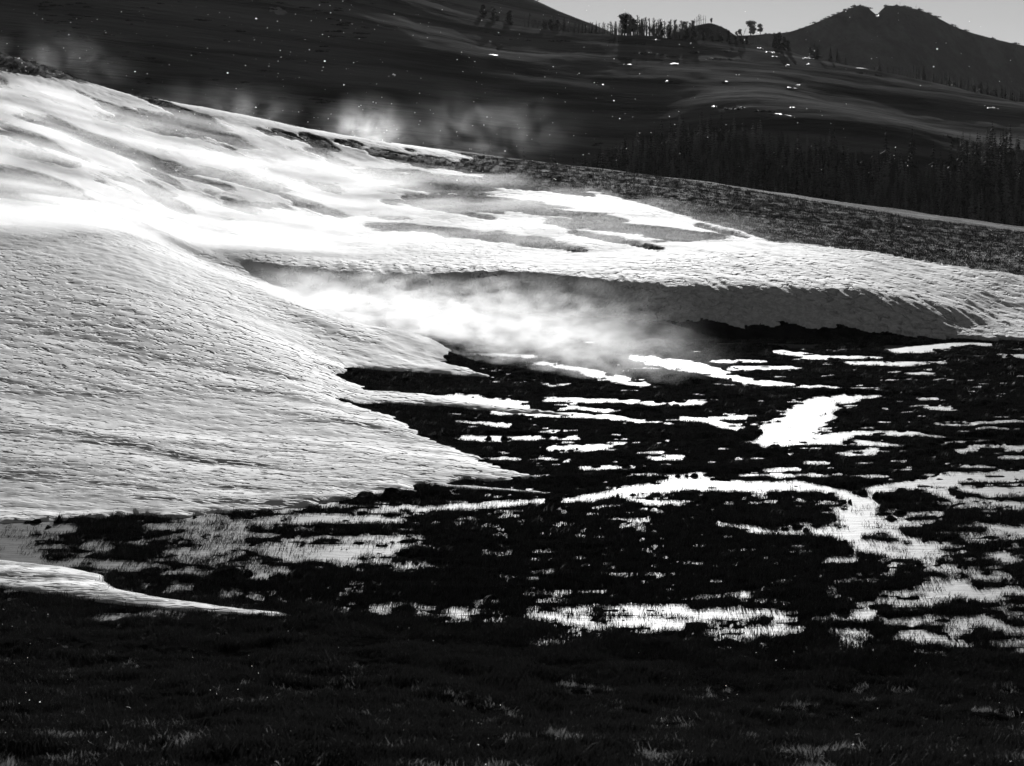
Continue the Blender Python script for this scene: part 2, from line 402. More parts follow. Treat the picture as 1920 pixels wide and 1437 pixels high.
# ---- water strokes of the marsh (u, v, half height in px)
W = [
 [(1640,742,3),(1590,743,7),(1550,752,10),(1522,770,13),(1502,788,15),(1470,810,16),(1436,832,8)],
 [(1440,836,6),(1513,820,7),(1570,817,6),(1614,811,3),(1697,812,3.5),(1762,818,3)],
 [(1513,826,6),(1590,828,5),(1647,832,3),(1690,836,2)],
 [(1280,784,3),(1330,788,5),(1363,798,5),(1392,806,4)],[(1347,782,4),(1392,782,4)],
 [(673,958,4),(774,955,4.5),(874,949,5),(974,942,5),(1074,938,5),(1141,928,7),(1207,918,10),(1280,905,12),(1330,907,14),(1397,912,9),(1480,910,9),(1547,916,7),(1580,925,6),(1600,937,10),(1614,948,15)],
 [(1614,948,14),(1622,930,9),(1640,917,8),(1697,911,7),(1764,901,7),(1798,894,8),(1864,894,9),(1920,890,8),(2100,884,8)],
 [(1758,921,8),(1781,934,6),(1848,941,5),(1920,948,6),(2100,955,6)],[(1760,905,8),(1848,924,7),(1920,915,9),(2050,920,8)],
 [(1614,948,15),(1605,967,15),(1612,987,11),(1580,1004,8),(1630,1024,12),(1680,1034,12),(1731,1034,14),(1741,1050,6)],
 [(1600,998,9),(1560,997,8),(1497,994,7),(1440,994,4),(1347,980,3)],
 [(1625,975,6),(1680,968,4),(1747,960,3)],[(1640,980,5),(1664,994,5),(1714,1014,6),(1735,1028,8)],
 [(1831,982,3),(1881,990,5),(1920,992,5),(2040,996,5)],[(1564,1052,6),(1592,1047,4)],
 [(1747,1100,8),(1781,1104,13),(1848,1114,10),(1898,1109,7),(2000,1105,8)],[(1774,1064,4),(1821,1064,4)],[(1880,1050,5),(1920,1046,6)],
 [(1634,1137,4),(1681,1129,7),(1747,1132,6),(1800,1128,3)],[(1557,1154,5),(1614,1154,12),(1636,1142,5)],
 [(1674,1166,6),(1748,1161,5),(1814,1164,8),(1850,1164,6)],[(1864,1174,9),(1905,1178,6)],
 [(1260,1142,9),(1330,1147,7),(1397,1154,10),(1482,1154,7)],
 [(991,1149,3),(1024,1154,8),(1074,1164,7),(1124,1171,8),(1208,1167,12),(1262,1171,7)],[(1074,1144,5),(1174,1141,6),(1274,1144,10)],
 [(1347,1187,4),(1397,1187,8),(1480,1181,6),(1510,1178,4)],[(1554,1184,5),(1614,1187,6)],
 [(1414,1224,3),(1514,1226,4),(1564,1221,8),(1614,1217,10),(1651,1216,5)],[(1741,1227,4),(1768,1229,5)],
 [(1781,1187,6),(1731,1201,5)],[(1270,1216,3),(1290,1220,2)],[(1900,1205,6),(1960,1200,8)],
 [(780,1151,4),(817,1157,4),(867,1159,4)],[(501,1027,8),(534,1034,13),(625,1037,12),(707,1027,9),(774,1025,5),(800,1025,3)],
 [(484,977,4),(585,972,8),(640,972,8),(707,972,6),(757,974,3)],[(750,1060,5),(840,1062,3)],[(1010,1073,3),(1034,1072,5)],
 [(640,1152,2),(677,1152,2)],[(717,1171,2),(735,1170,2)],[(-60,995,9),(0,993,9),(67,992,9),(134,989,7)],
 [(-60,1020,12),(0,1024,14),(27,1037,14),(67,1050,7)],[(167,1020,8),(200,1026,8)],[(317,1035,6),(384,1037,5)],[(417,1024,3),(484,1022,3)],
 [(100,1054,4),(160,1056,6),(234,1060,8),(317,1069,5),(384,1074,4),(410,1077,3)],[(280,985,3),(370,988,3)],
 [(790,748,6),(874,747,10),(940,756,9),(974,764,8)],[(930,772,4),(1041,777,4),(1141,781,4),(1258,794,2)],
 [(1034,749,4),(1188,752,3.5)],[(1208,757,4),(1307,756,5)],[(1064,764,3),(1157,770,2.5)],[(713,774,2),(753,775,2)],[(800,775,2),(873,777,2)],
 [(737,792,1.5),(840,801,2)],[(857,790,2.5),(947,797,4)],[(840,820,5),(917,822,7),(1007,820,4),(1081,820,3)],[(1044,840,6),(1134,839,6)],
 [(1141,831,3),(1174,831,2)],[(900,858,2),(967,861,3)],[(1097,877,4),(1208,876,3)],[(1191,850,3),(1241,848,2)],[(1230,857,4),(1262,857,5)],
 [(1191,887,3),(1262,891,4),(1320,886,3)],
 [(1014,680,4),(1080,692,5),(1141,707,7),(1208,720,4)],[(1060,614,2),(1141,627,3),(1215,630,2.5)],
 [(1360,645,3),(1427,645,3),(1497,650,5),(1527,648,3)],[(1467,660,5),(1527,667,3)],
 [(1200,672,7),(1280,684,10),(1330,694,8),(1380,710,6),(1427,717,5),(1514,724,2.5),(1614,730,2),(1660,733,1.5)],
 [(1347,677,3),(1434,677,2)],[(1380,690,4),(1480,689,3)],[(1514,670,3),(1647,670,2.5)],[(1597,680,3),(1697,682,4),(1764,679,2)],
 [(1684,654,8),(1731,654,6),(1764,647,5),(1814,641,5),(1840,644,4)],[(1881,667,4),(1960,669,4)],[(1704,700,2),(1741,700,2)],
 [(1727,747,2),(1755,747,2)],[(1747,766,2),(1781,767,2)],[(1758,794,2),(1874,790,2.5),(1930,789,2)],[(1831,804,3),(1868,804,4)],
 [(1831,836,3),(1920,837,4),(2000,838,4)],[(1797,846,3),(1825,842,3)],[(1888,857,3),(1960,857,3)],[(1580,851,4),(1624,851,3)],
 [(1514,868,2),(1544,868,2)],[(1430,881,3),(1504,880,3)],[(700,655,3),(900,664,3),(1000,668,3)],[(820,610,3),(940,618,3),(1100,640,3)],
]
wet = np.full(T.shape, -9.0)
marsh_rows = (Ys > 38) & (Ys < 92)
Xm, Ym = Xg[marsh_rows], Yg[marsh_rows]
wm = np.full(Xm.shape, -9.0)
warpx = fbm(Xm * .9, Ym * .9, 3, 41) * .42; warpy = fbm(Xm * .9, Ym * .9, 3, 47) * .26
for st in W:
    for (u0, v0, h0), (u1, v1, h1) in zip(st[:-1], st[1:]):
        y0, y1 = Yv0(v0 + 1), Yv0(v1 + 1)
        d, t = seg_dist((Xm + warpx) * 1.9, Ym + warpy, xu(u0, y0) * 1.9, y0, xu(u1, y1) * 1.9, y1)
        hw = (h0 + (h1 - h0) * t) * (1.0 if v0 < 950 else 1.25) * ((y0 + (y1 - y0) * t) ** 2) / (CAMZ * FPX) + .03
        wm = np.maximum(wm, hw - d)
# small pools between the sedge
pool = fbm(Xm * .42, Ym * .75, 4, 61, .6) * 1.15
pd = np.interp(Ym, [39, 42, 50, 60, 72, 86], [.32, .32, .25, .35, .42, .45])
Um = Ug[marsh_rows]
pd = pd + .09 * sstep(900, 1200, Um) * (Um < 1300) * (Ym > 46) + np.where((Um > 1650) & (Ym < 52), -.09, 0) + np.where((Um < 800) & (Ym < 54), -.07, 0) + np.where((Um > 820) & (Um < 1560) & (Ym < 54) & (Ym > 46.5), .14, 0)
wm = np.maximum(wm, (pool - pd) * 1.2)
pool2 = fbm(Xm * .8, Ym * 1.9, 4, 167, .62)
w2 = np.interp(Ym, [39, 41, 44, 46.5, 49, 54, 58, 75, 88], [.40, .30, .24, .28, .26, .30, .36, .38, .40])
w2 = w2 + np.where((Um > 1250) & (Um < 1560) & (Ym < 55) & (Ym > 45), .14, 0) - .05 * ((Um > 1500) | (Um < 520)) * (Ym < 55)
wm = np.maximum(wm, (pool2 - w2) * .9)
pool3 = fbm(Xm * 1.9, Ym * 4.2, 3, 177, .6)
wm = np.maximum(wm, np.where(Ym < 57, (pool3 - .40) * .6, -9))
wm = wm + fbm(Xm * 1.7, Ym * 3, 4, 67, .6) * .24
isl = fbm(Xm * 1.1 + 9, Ym * 2.0, 4, 191, .6)
wm = wm - np.maximum(0, isl - .17) * 3.2 * (wm > 0)
wet[marsh_rows] = wm
hum = .035 + .34 * np.maximum(0, fbm(Xg * .33, Yg * .33, 4, 71) - .04) + .03 * fbm(Xg * 1.7, Yg * 1.7, 3, 77)
hum = np.maximum(hum, .02)
marsh_h = np.where(wet < 0, hum * (1 - np.exp(wet / .22)) + .0, -.18 * (1 - np.exp(-wet / .25)))
inmarsh = sstep(0, 2.2, Yg - KY[3][None, :]) * (1 - sstep(86.2, 87.8, Yg + np.maximum(0, (950 - Ug)) * -.012)) 
inmarsh = np.clip(inmarsh, 0, 1) * (1 - sstep(.35, 1.3, T))
# foreground hill: lumps and hollows
fore = 1 - sstep(-6, 1.0, Yg - KY[3][None, :])
lump = fbm(Xg * .23, Yg * .30, 3, 81) * .36 + fbm(Xg * .8, Yg * 1.0, 4, 85) * .20 + fbm(Xg * 3, Yg * 3, 3, 88) * .06
hill_r = sstep(100, 125, Yg)
Gz = T + marsh_h * inmarsh + lump * fore * sstep(-2, 20, Yg + 0 * Xg) + hill_r * (fbm(fA * .1, fB * .5, 4, 91) * .22 + fbm(fA * .35, fB * 1.6, 3, 95) * .07)
under = SD > .25
Gz = np.where(under, np.minimum(Gz, T - .12), Gz)
# the base terrain is drawn in three stretches (foreground hill / marsh / far slope)
def sub_terrain(name, rmask, Zf, material, keepmask=None, extra=None):
    r = np.where(rmask)[0]
    V = np.stack([Xg[r], Yg[r], Zf[r]], -1).reshape(-1, 3)
    F = grid_faces(len(r), len(us), None if keepmask is None else keepmask[r])
    at = [np.stack([fA[r], fB[r], 0 * fA[r]], -1).reshape(-1, 3)]
    if extra is not None: at.append(extra[r].ravel()); at.append(face[r].ravel()); at.append(cov[r].ravel())
    out = compact(V, F, *at)
    me = mesh_np(name, out[0], out[1], material, True)
    vattr(me, 'flow', out[2])
    if extra is not None: fattr(me, 'rough', out[3]); fattr(me, 'face', out[4]); fattr(me, 'cover', out[5])
    return tag(link(name, me), kind='structure')
iA, iB = np.searchsorted(Ys, 47), np.searchsorted(Ys, 98)
idx = np.arange(len(Ys))
keep_hide = SD < 1.2            # nothing is drawn of the ground deep under the snow
sub_terrain('foreground_hill', idx <= iA, Gz, m_turf)
sub_terrain('marsh_ground', (idx >= iA) & (idx <= iB), Gz, m_turf, keep_hide)
sub_terrain('hillside', idx >= iB, Gz, m_hillgrass, keep_hide)

# snow cover
Sz = T + thick + fbm(fA * .25, fB * 1.1, 4, 101) * .06 * sstep(0, .8, SD) + fbm(fA * 1.1, fB * 3.4, 3, 105) * .04 * sstep(0, .6, SD)
rough = np.clip(.55 + .5 * sstep(90, 60, Yg), .4, 1.1)
rough = rough * (1 - .7 * sstep(74, 92, Yg + 2 * fbm(Xg * .1, Yg * .1, 2, 117)))
wr = sstep(82, 90, Yg) * sstep(600, 950, Ug)
rough = (rough * (1 - wr) + .55 * wr) * (1 - .6 * sstep(100, 130, Yg))
ks = SD > -1.0
roll = sstep(-.6, .4, Yg - low_Y[None, :]) * (1 - sstep(3.0, 7.5, Yg - low_Y[None, :])) * sstep(380, 700, Ug)
Sz = Sz + roll * (fbm((Xg * .6 + T) * 2.6, Xg * .3 + Yg * .1, 4, 111, .6) * .09 + fbm((Xg * .6 + T) * 7, Xg * .9, 3, 113) * .045)
rough = rough + np.maximum(0, (.55 + .6 * roll) - rough) * sstep(0, .5, roll)
Sz = Sz + sstep(1200, 1420, Ug) * sstep(86.5, 89, Yg) * sstep(0, .8, SD) * (fbm((Xg + .39 * Yg) * .9, Yg * .07, 4, 119, .6) * .13)
cov = np.where(Yg > 101, SD, np.where(Yg > 60, 3.0, 3.0))
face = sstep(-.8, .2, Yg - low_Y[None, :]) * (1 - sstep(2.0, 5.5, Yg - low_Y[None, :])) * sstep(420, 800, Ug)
sub_terrain('snowfield', (Ys > 38) & (Ys < 176), Sz, m_snow, ks, rough)

# water
xs = np.linspace(-95, 110, 60); ys_ = np.linspace(36, 100, 30)
V = np.array([(x, y, 0.0) for y in ys_ for x in xs])
wo = tag(link('water', mesh_np('water', V, grid_faces(30, 60), m_water, True)), kind='structure')

# ------------------------------------------------------------------ far land
def far_hill(name, cols, u0, u1, nu, Yr, m, rough_amp, seed, scale=.02, ridge=None):
    us_ = np.linspace(u0, u1, nu); Y_ = np.asarray(Yr, float)
    Tz, ky, kz = profile_field(cols, us_, Y_)
    Yq = np.repeat(Y_[:, None], nu, 1); Xq = (us_[None, :] - UC) / FPX * Yq
    Tz = Tz + fbm(Xq * scale * .7 + Yq * scale * .3, Yq * scale * 1.5 - Xq * scale * .1, 4, seed, .45) * rough_amp + fbm(Xq * scale * 6, Yq * scale * 3, 4, seed + 7, .6) * rough_amp * .26
    V = np.stack([Xq, Yq, Tz], -1).reshape(-1, 3)
    me = mesh_np(name, V, grid_faces(len(Y_), nu), m, True)
    # wind combs the slope: along / across
    al = Xq * .95 - Yq * .3; ac = Yq * .55 + Tz * 2.2 + Xq * .17
    vattr(me, 'flow', np.stack([al, ac, 0 * al], -1).reshape(-1, 3))
    o = tag(link(name, me), kind='structure')
    def zat(x, y):
        u = UC + x / y * FPX
        i = np.clip(np.interp(y, Y_, np.arange(len(Y_))), 0, len(Y_) - 1.001); j = np.clip((u - u0) / (u1 - u0) * (nu - 1), 0, nu - 1.001)
        i0, j0 = int(i), int(j); a, b = i - i0, j - j0
        return (Tz[i0, j0] * (1 - a) + Tz[i0 + 1, j0] * a) * (1 - b) + (Tz[i0, j0 + 1] * (1 - a) + Tz[i0 + 1, j0 + 1] * a) * b
    vis = VH + FPX * (CAMZ - Tz) / Yq
    def hit(u, v):
        """first place where the slope shows at row v of azimuth u"""
        j = int(np.clip(round((u - u0) / (u1 - u0) * (nu - 1)), 0, nu - 1))
        k = np.where(vis[:, j] <= v)[0]
        if len(k) == 0: k = [int(np.argmin(vis[:, j]))]
        y = Y_[k[0]]; x = (u - UC) / FPX * y
        return x, y, zat(x, y)
    o['_'] = 0; del o['_']
    return o, zat, hit
m1 = {}
def mc(u, a):      # rows on the slope, depth squeezed so the steepened face catches less sun
    m1[u] = [(lambda Y2, v: (Y2, zv(Y2, v)))(200 + (Y - 200) * .80 if Y <= 240 else 232 + (Y - 240) * .60, VH + FPX * (CAMZ - z_) / Y) for Y, z_ in a]
# key points: valley, low, forest mid, spur foot, spur, dip, slope, crest, back
mc(-1600, [Z(200, 500), Z(240, 420), Z(275, 300), Z(300, 160), Z(325, 20), Z(350, -90), Z(385, -240), Z(430, -420), Z(600, -300)])
mc(0,    [Z(200, 430), Z(240, 360), Z(275, 240), Z(300, 130), Z(325, 30), Z(350, -60), Z(385, -180), Z(430, -300), Z(600, -150)])
mc(500,  [Z(200, 430), Z(240, 370), Z(275, 290), Z(300, 200), Z(325, 110), Z(350, 40), Z(385, -60), Z(430, -150), Z(600, -40)])
mc(800,  [Z(200, 450), Z(240, 400), Z(275, 310), Z(300, 230), Z(325, 165), Z(350, 110), Z(385, 50), Z(430, 5), Z(600, 60)])
mc(950,  [Z(200, 470), Z(240, 420), Z(275, 335), Z(300, 250), Z(325, 185), Z(350, 138), Z(385, 90), Z(430, 47), Z(600, 95)])
mc(1200, [Z(200, 500), Z(240, 450), Z(275, 360), Z(300, 270), Z(325, 200), Z(350, 150), Z(385, 108), Z(430, 72), Z(600, 125)])
mc(1400, [Z(200, 510), Z(240, 470), Z(262, 380), Z(285, 260), Z(320, 175), Z(350, 150), Z(385, 122), Z(430, 92), Z(600, 160)])
mc(1600, [Z(200, 530), Z(240, 490), Z(252, 400), Z(270, 290), Z(310, 207), Z(345, 190), Z(380, 158), Z(425, 131), Z(600, 200)])
mc(1800, [Z(200, 550), Z(228, 500), Z(244, 430), Z(262, 340), Z(296, 268), Z(335, 238), Z(375, 195), Z(420, 166), Z(600, 240)])
mc(1920, [Z(200, 560), Z(226, 510), Z(242, 450), Z(259, 370), Z(292, 305), Z(330, 265), Z(372, 215), Z(415, 190), Z(600, 260)])
mc(3200, [Z(200, 640), Z(240, 600), Z(260, 560), Z(276, 500), Z(292, 440), Z(330, 400), Z(372, 350), Z(415, 320), Z(600, 380)])
Yr1 = np.concatenate([np.arange(200, 360, .8), np.arange(360, 450, 8)])
mountain1, z1, hit1 = far_hill('mountain_slope', m1, -1500, 3100, 560, Yr1, m_far, 1.7, 201, .024)
# round hill behind, left of the saddle
m2 = {}
for u, vt in [(300, -260), (700, -160), (850, -60), (950, -22), (1010, 5), (1080, 35), (1120, 50), (1170, 72), (1300, 130), (1700, 240)]:
    m2[u] = [Z(430, 380), Z(560, max(vt + 190, 260)), Z(630, vt + 56), Z(660, vt), Z(900, vt + 120)]
h2, z2, hit2 = far_hill('round_hill', m2, 300, 1700, 240, np.arange(430, 900, 4.), m_far, 1.0, 231)
# knoll in the middle of the skyline
m3 = {}
for u, vt in [(1100, 190), (1200, 140), (1250, 72), (1280, 56), (1310, 47), (1330, 44), (1350, 50), (1380, 68), (1410, 92), (1440, 112), (1520, 190)]:
    m3[u] = [Z(440, 260), Z(520, max(vt + 120, 200)), Z(548, vt + 26), Z(560, vt), Z(700, vt + 150)]
h3, z3, hit3 = far_hill('knoll', m3, 1100, 1520, 160, np.arange(440, 700, 3.), m_scree, .5, 251)
# the notched peak on the right, with the low saddle left of it
m4 = {}
for u, vt in [(600, 220), (1150, 120), (1300, 78), (1350, 66), (1400, 64), (1440, 61), (1480, 57), (1520, 44), (1560, 28), (1590, 15), (1612, 9), (1626, 12), (1636, 20), (1644, 25), (1652, 17), (1664, 9), (1700, 12), (1740, 22), (1770, 38), (1800, 52), (1850, 66), (1920, 84), (2200, 150), (3200, 420)]:
    vs = 10 if 1600 < u < 1680 else vt
    m4[u] = [Z(700, 420), Z(820, max(vs + 230, 300)), Z(870, vs + 120), Z(930, vs + 42 + (vt - vs) * .4), Z(960, vt), Z(1200, vt + 120)]
h4, z4, hit4 = far_hill('notched_peak', m4, 600, 3200, 620, np.concatenate([np.arange(700, 980, 3.), np.arange(980, 1200, 20)]), m_scree, 2.0, 271, .012)
# low land out to the horizon
V = np.array([(x, y, -25.0) for y in np.linspace(-900, 4000, 12) for x in np.linspace(-3500, 3500, 12)])
tag(link('valley_floor', mesh_np('valley_floor', V, grid_faces(12, 12), m_far, True)), kind='structure')

# ------------------------------------------------------------------ snow patches on the far slope
def snow_patch(hit, u, v, w_px, h_px, label=None, sd=0):
    r_ = np.random.default_rng(sd + 500)
    x, y, z = hit(u, v)
    sx = w_px / FPX * y / 2
    n = 18; ring = []
    k = [1.0, .72, .38]
    V = []
    for f in k:
        for i in range(n):
            a = 2 * math.pi * i / n
            rr_ = f * (1 + .25 * math.sin(2 * a + sd) + .18 * math.sin(5 * a + sd * 2))
            uu = u + math.cos(a) * w_px / 2 * rr_
            vv = v + math.sin(a) * h_px / 2 * rr_ + (uu - u) * .08
            xx, yy, zz = hit(uu, vv)
            V.append((xx, yy, zz + (-.08 if f == 1 else .06 if f > .5 else .08)))
    V.append((x, y, z + .09))
    V = np.array(V)
    F = []
    for r2 in range(2):
        for i in range(n):
            j = (i + 1) % n
            F.append((r2 * n + i, r2 * n + j, (r2 + 1) * n + j)); F.append((r2 * n + i, (r2 + 1) * n + j, (r2 + 1) * n + i))
    for i in range(n): F.append((2 * n + i, 2 * n + (i + 1) % n, 3 * n))
    o = link('snow_patch', mesh_np('snow_patch', V, np.array(F), m_patch, True))
    tag(o, kind='structure')
for i, (u, v, ww, hh) in enumerate([(520, 22, 36, 16), (926, 105, 18, 5), (1178, 123, 16, 4), (1265, 121, 18, 5), (1250, 155, 8, 4), (1130, 161, 6, 3), (1425, 92, 14, 3), (1448, 100, 28, 5), (1455, 108, 14, 3),
                                    (1478, 124, 10, 4), (1515, 122, 12, 5), (1515, 111, 30, 4), (1340, 203, 14, 5), (1486, 204, 14, 4), (1462, 217, 40, 3), (1622, 130, 34, 4), (1497, 161, 10, 3), (1360, 155, 18, 3), (1485, 167, 30, 2.5), (1861, 204, 24, 3), (1230, 76, 18, 3)]):
    snow_patch(hit1, u, v, ww, hh * (1 if i == 0 else .7), sd=i)
snow_patch(hit4, 1645, 32, 6, 6, sd=40)

# ------------------------------------------------------------------ trees
def boxy_limb(V, F, p, q, r0, r1, n=4):
    p, q = Vector(p), Vector(q); d = (q - p).normalized()
    a = d.orthogonal().normalized(); b = d.cross(a)
    s = len(V)
    for c, r in ((p, r0), (q, r1)):
        for i in range(n):
            t = 2 * math.pi * i / n
            V.append(tuple(c + (a * math.cos(t) + b * math.sin(t)) * r))
    for i in range(n):
        j = (i + 1) % n
        F.append((s + i, s + j, s + n + j)); F.append((s + i, s + n + j, s + n + i))
def leafclump(V, F, c, r, n, rr_, flat=.6):
    for _ in range(n):
        d = Vector((rr_.normal(), rr_.normal(), rr_.normal() * flat)); d = d.normalized() * (r * rr_.random() ** .4)
        p = Vector(c) + Vector((d.x, d.y, d.z * flat))
        s = len(V); e = r * rr_.uniform(.25, .5)
        for k in range(3):
            V.append(tuple(p + Vector((rr_.normal(), rr_.normal(), rr_.normal() * .7)) * e))
        F.append((s, s + 1, s + 2))
def conifer(sd, h=1.0, w=.16):
    q = np.random.default_rng(sd); V = []; F = []
    nW = 13
    for k in range(nW):
        t = k / (nW - 1); z = h * (.12 + .86 * t); rad = w * h * (1 - t) ** .8 * q.uniform(.75, 1.15) + .012
        for b in range(7):
            if q.random() < .12: continue
            a = q.random() * 6.283; rr_ = rad * q.uniform(.6, 1.15)
            tip = (math.cos(a) * rr_, math.sin(a) * rr_, z - rr_ * .35 + q.normal() * .01)
            a2 = .42
            s = len(V)
            V += [(0, 0, z + .03 * h), (math.cos(a + a2) * rr_ * .7, math.sin(a + a2) * rr_ * .7, z - rr_ * .45), tip, (math.cos(a - a2) * rr_ * .7, math.sin(a - a2) * rr_ * .7, z - rr_ * .45)]
            F += [(s, s + 1, s + 2), (s, s + 2, s + 3)]
    tv, tf = [], []
    boxy_limb(tv, tf, (0, 0, -.05), (0, 0, h), .018 * h, .004 * h, 5)
    return V, F, tv, tf
def roundpine(sd, h=1.0):
    q = np.random.default_rng(sd); V = []; F = []; tv = []; tf = []
    boxy_limb(tv, tf, (0, 0, -.05), (.02, 0, .5), .04, .025, 5)
    for k in range(9):
        a = q.random() * 6.283; t = q.uniform(.2, .95); r = .24 * math.sin(math.pi * min(1, t * .9)) * q.uniform(.5, 1.1)
        c = (math.cos(a) * r, math.sin(a) * r, t)
        boxy_limb(tv, tf, (.02 * t, 0, t * .55), c, .018, .006, 4)
        leafclump(V, F, c, q.uniform(.12, .2), 80, q, .8)
    return V, F, tv, tf
def baretree(sd, h=1.0):
    q = np.random.default_rng(sd); tv = []; tf = []; bv = []; bf = []
    ln = q.normal() * .05
    boxy_limb(tv, tf, (0, 0, -.05), (ln, 0, 1.0), .03, .008, 5)
    for k in range(16):
        t = q.uniform(.3, .95); a = q.random() * 6.283; L = .2 * (1.1 - t) + .06
        p = (ln * t, 0, t)
        boxy_limb(bv, bf, p, (p[0] + math.cos(a) * L * .6, math.sin(a) * L * .6, t + L * .9), .013, .005, 3)
    return bv, bf, tv, tf
def ovaltree(sd, h=1.0):
    q = np.random.default_rng(sd); V = []; F = []; tv = []; tf = []
    boxy_limb(tv, tf, (0, 0, -.05), (0, 0, .6), .035, .02, 5)
    for k in range(12):
        t = .12 + .8 * k / 11; a = q.random() * 6.283; r = .16 * math.sin(math.pi * min(1, t * .95 + .05)) * q.uniform(.4, 1.2)
        leafclump(V, F, (math.cos(a) * r, math.sin(a) * r, t), q.uniform(.1, .16) * (1.1 - .4 * t), 44, q, 1.0)
    return V, F, tv, tf
def shrub(sd):
    q = np.random.default_rng(sd); V = []; F = []; tv = []; tf = []
    for k in range(10):
        x = q.normal() * .42; hgt = q.uniform(.08, .42) * max(.15, 1 - abs(x))
        leafclump(V, F, (x, q.uniform(-.25, .25), hgt * .4), .08 + .16 * max(0, 1 - abs(x)) * q.uniform(.6, 1.2), 60, q, .7)
        if q.random() < .6: leafclump(V, F, (x, 0, hgt + .1), .05, 12, q, 2.2); leafclump(V, F, (x, 0, hgt + .22), .025, 6, q, 2.5)
    boxy_limb(tv, tf, (0, 0, -.15), (.05, 0, .12), .03, .01, 5)
    return V, F, tv, tf
protos = {}
def P(kind, sd, fn, mcrown, mtrunk, cn='crown'):
    V, F, tv, tf = fn(sd)
    protos.setdefault(kind, []).append((mesh_np(cn, np.array(V), np.array(F), mcrown), mesh_np('trunk', np.array(tv), np.array(tf), mtrunk), cn))
for s in range(6): P('conifer', 300 + s, conifer, m_needle, m_bark)
for s in range(4): P('round', 330 + s, roundpine, m_needle, m_bark)
for s in range(5): P('oval', 390 + s, ovaltree, m_needle, m_bark)
for s in range(5): P('pale', 310 + s, conifer, m_pale, m_bark)
for s in range(5): P('bare', 350 + s, baretree, m_snag, m_snag, 'branches')
for s in range(4): P('shrub', 370 + s, shrub, m_needle, m_bark)
NAME = {'conifer': 'conifer_tree', 'round': 'pine_tree', 'oval': 'evergreen_tree', 'pale': 'conifer_tree', 'bare': 'bare_tree', 'shrub': 'low_conifer_shrub'}
CAT = {'conifer': 'tree', 'round': 'tree', 'oval': 'tree', 'pale': 'tree', 'bare': 'tree', 'shrub': 'shrub'}
def tree(kind, x, y, z, h, label, group=None, wide=1.0, sd=None, lean=0.0):
    i = rng.integers(len(protos[kind])) if sd is None else sd % len(protos[kind])
    cm, tm, cn = protos[kind][i]
    e = bpy.data.objects.new(NAME[kind], None); C.objects.link(e)
    e.empty_display_size = .5
    e.location = (x, y, z); e.rotation_euler = (0, lean, rng.random() * 6.28 if kind != 'shrub' else rng.normal() * .2)
    e.scale = (h * wide, h * wide, h)
    tag(e, label, CAT[kind], group)
    for nm, me in ((cn, cm), ('trunk', tm)):
        o = bpy.data.objects.new(nm, me); C.objects.link(o); o.parent = e
    return e
def crest(hit, u, dv=0):
    x, y, z = hit(u, -2000); return x, y, z
def tree_px(kind, hit, u, vb, hpx, label, group=None, wide=1.0, sd=None, lean=0.):
    x, y, z = hit(u, vb)
    return tree(kind, x, y + .5, z - .1, hpx / FPX * y, label, group, wide, sd, lean)

# the two ragged pines and their neighbours standing on the saddle
tree_px('round', hit4, 1408, -2000, 27, 'taller dark ragged pine of the pair alone on the saddle skyline', wide=1.1, sd=0)
tree_px('round', hit4, 1426, -2000, 20, 'shorter dark pine just right of the tall ragged pine on the saddle', wide=.8, sd=1)
tree_px('round', hit4, 1387, -2000, 13, 'small dark pine left of the pair on the saddle skyline', wide=.9, sd=2)
tree_px('bare', hit4, 1394, -2000, 15, 'bare leaning snag between the small pine and the tall ragged pine', sd=0, lean=.35)
for k, u in enumerate([1436, 1443, 1452, 1461, 1476, 1500, 1512]):
    tree_px('shrub', hit4, u, -2000, 8 - k * .5, 'low dark bush in the row climbing from the saddle to the notched peak', 'bushes on the saddle skyline', .6)
for u in list(range(1530, 1630, 9)) + [1662, 1680, 1694, 1706, 1725, 1742, 1756, 1782, 1794, 1812, 1860, 1905]:
    left = u < 1640
    tree_px('shrub', hit4, u + rng.uniform(-3, 3), -2000, rng.uniform(7, 13), 'stunted dark bush on the left ridge of the notched peak' if left else 'stunted dark bush on the right ridge of the notched peak', 'bushes on the left ridge of the peak' if left else 'bushes on the right ridge of the peak', .8)
for u in (1688, 1718):
    tree_px('bare', hit4, u, -2000, 9, 'thin bare post-like snag on top of the notched peak', 'snags on the peak')
# trees on the round hill at the top edge
for k, u in enumerate([984, 990, 997]):
    tree_px('bare', hit2, u, -2000, 14, 'bare tree on the round hill at the top edge', 'bare trees on the round hill')
tree_px('round', hit2, 1008, -2000, 12, 'dark round pine lowest on the round hill skyline', sd=3)
# knoll
for k, u in enumerate([1303, 1306, 1309, 1312, 1315, 1319, 1323]):
    tree_px('bare', hit3, u, -2000, 21 - abs(k - 3) * 2, 'bare tree in the tight clump on top of the knoll', 'bare clump on the knoll')
tree_px('round', hit3, 1334, -2000, 11, 'small dark pine right of the bare clump on the knoll', sd=2, wide=.6)
tree_px('round', hit3, 1283, -2000, 15, 'dark pine on the left shoulder of the knoll', sd=1, wide=.9)
tree_px('round', hit3, 1300, -2000, 11, 'short bushy pine just left of the bare clump on the knoll', sd=3)
for u in (1352, 1362, 1366):
    tree_px('shrub', hit3, u, -2000, 6, 'little dark bush on the right slope of the knoll', 'bushes on the knoll', .6)
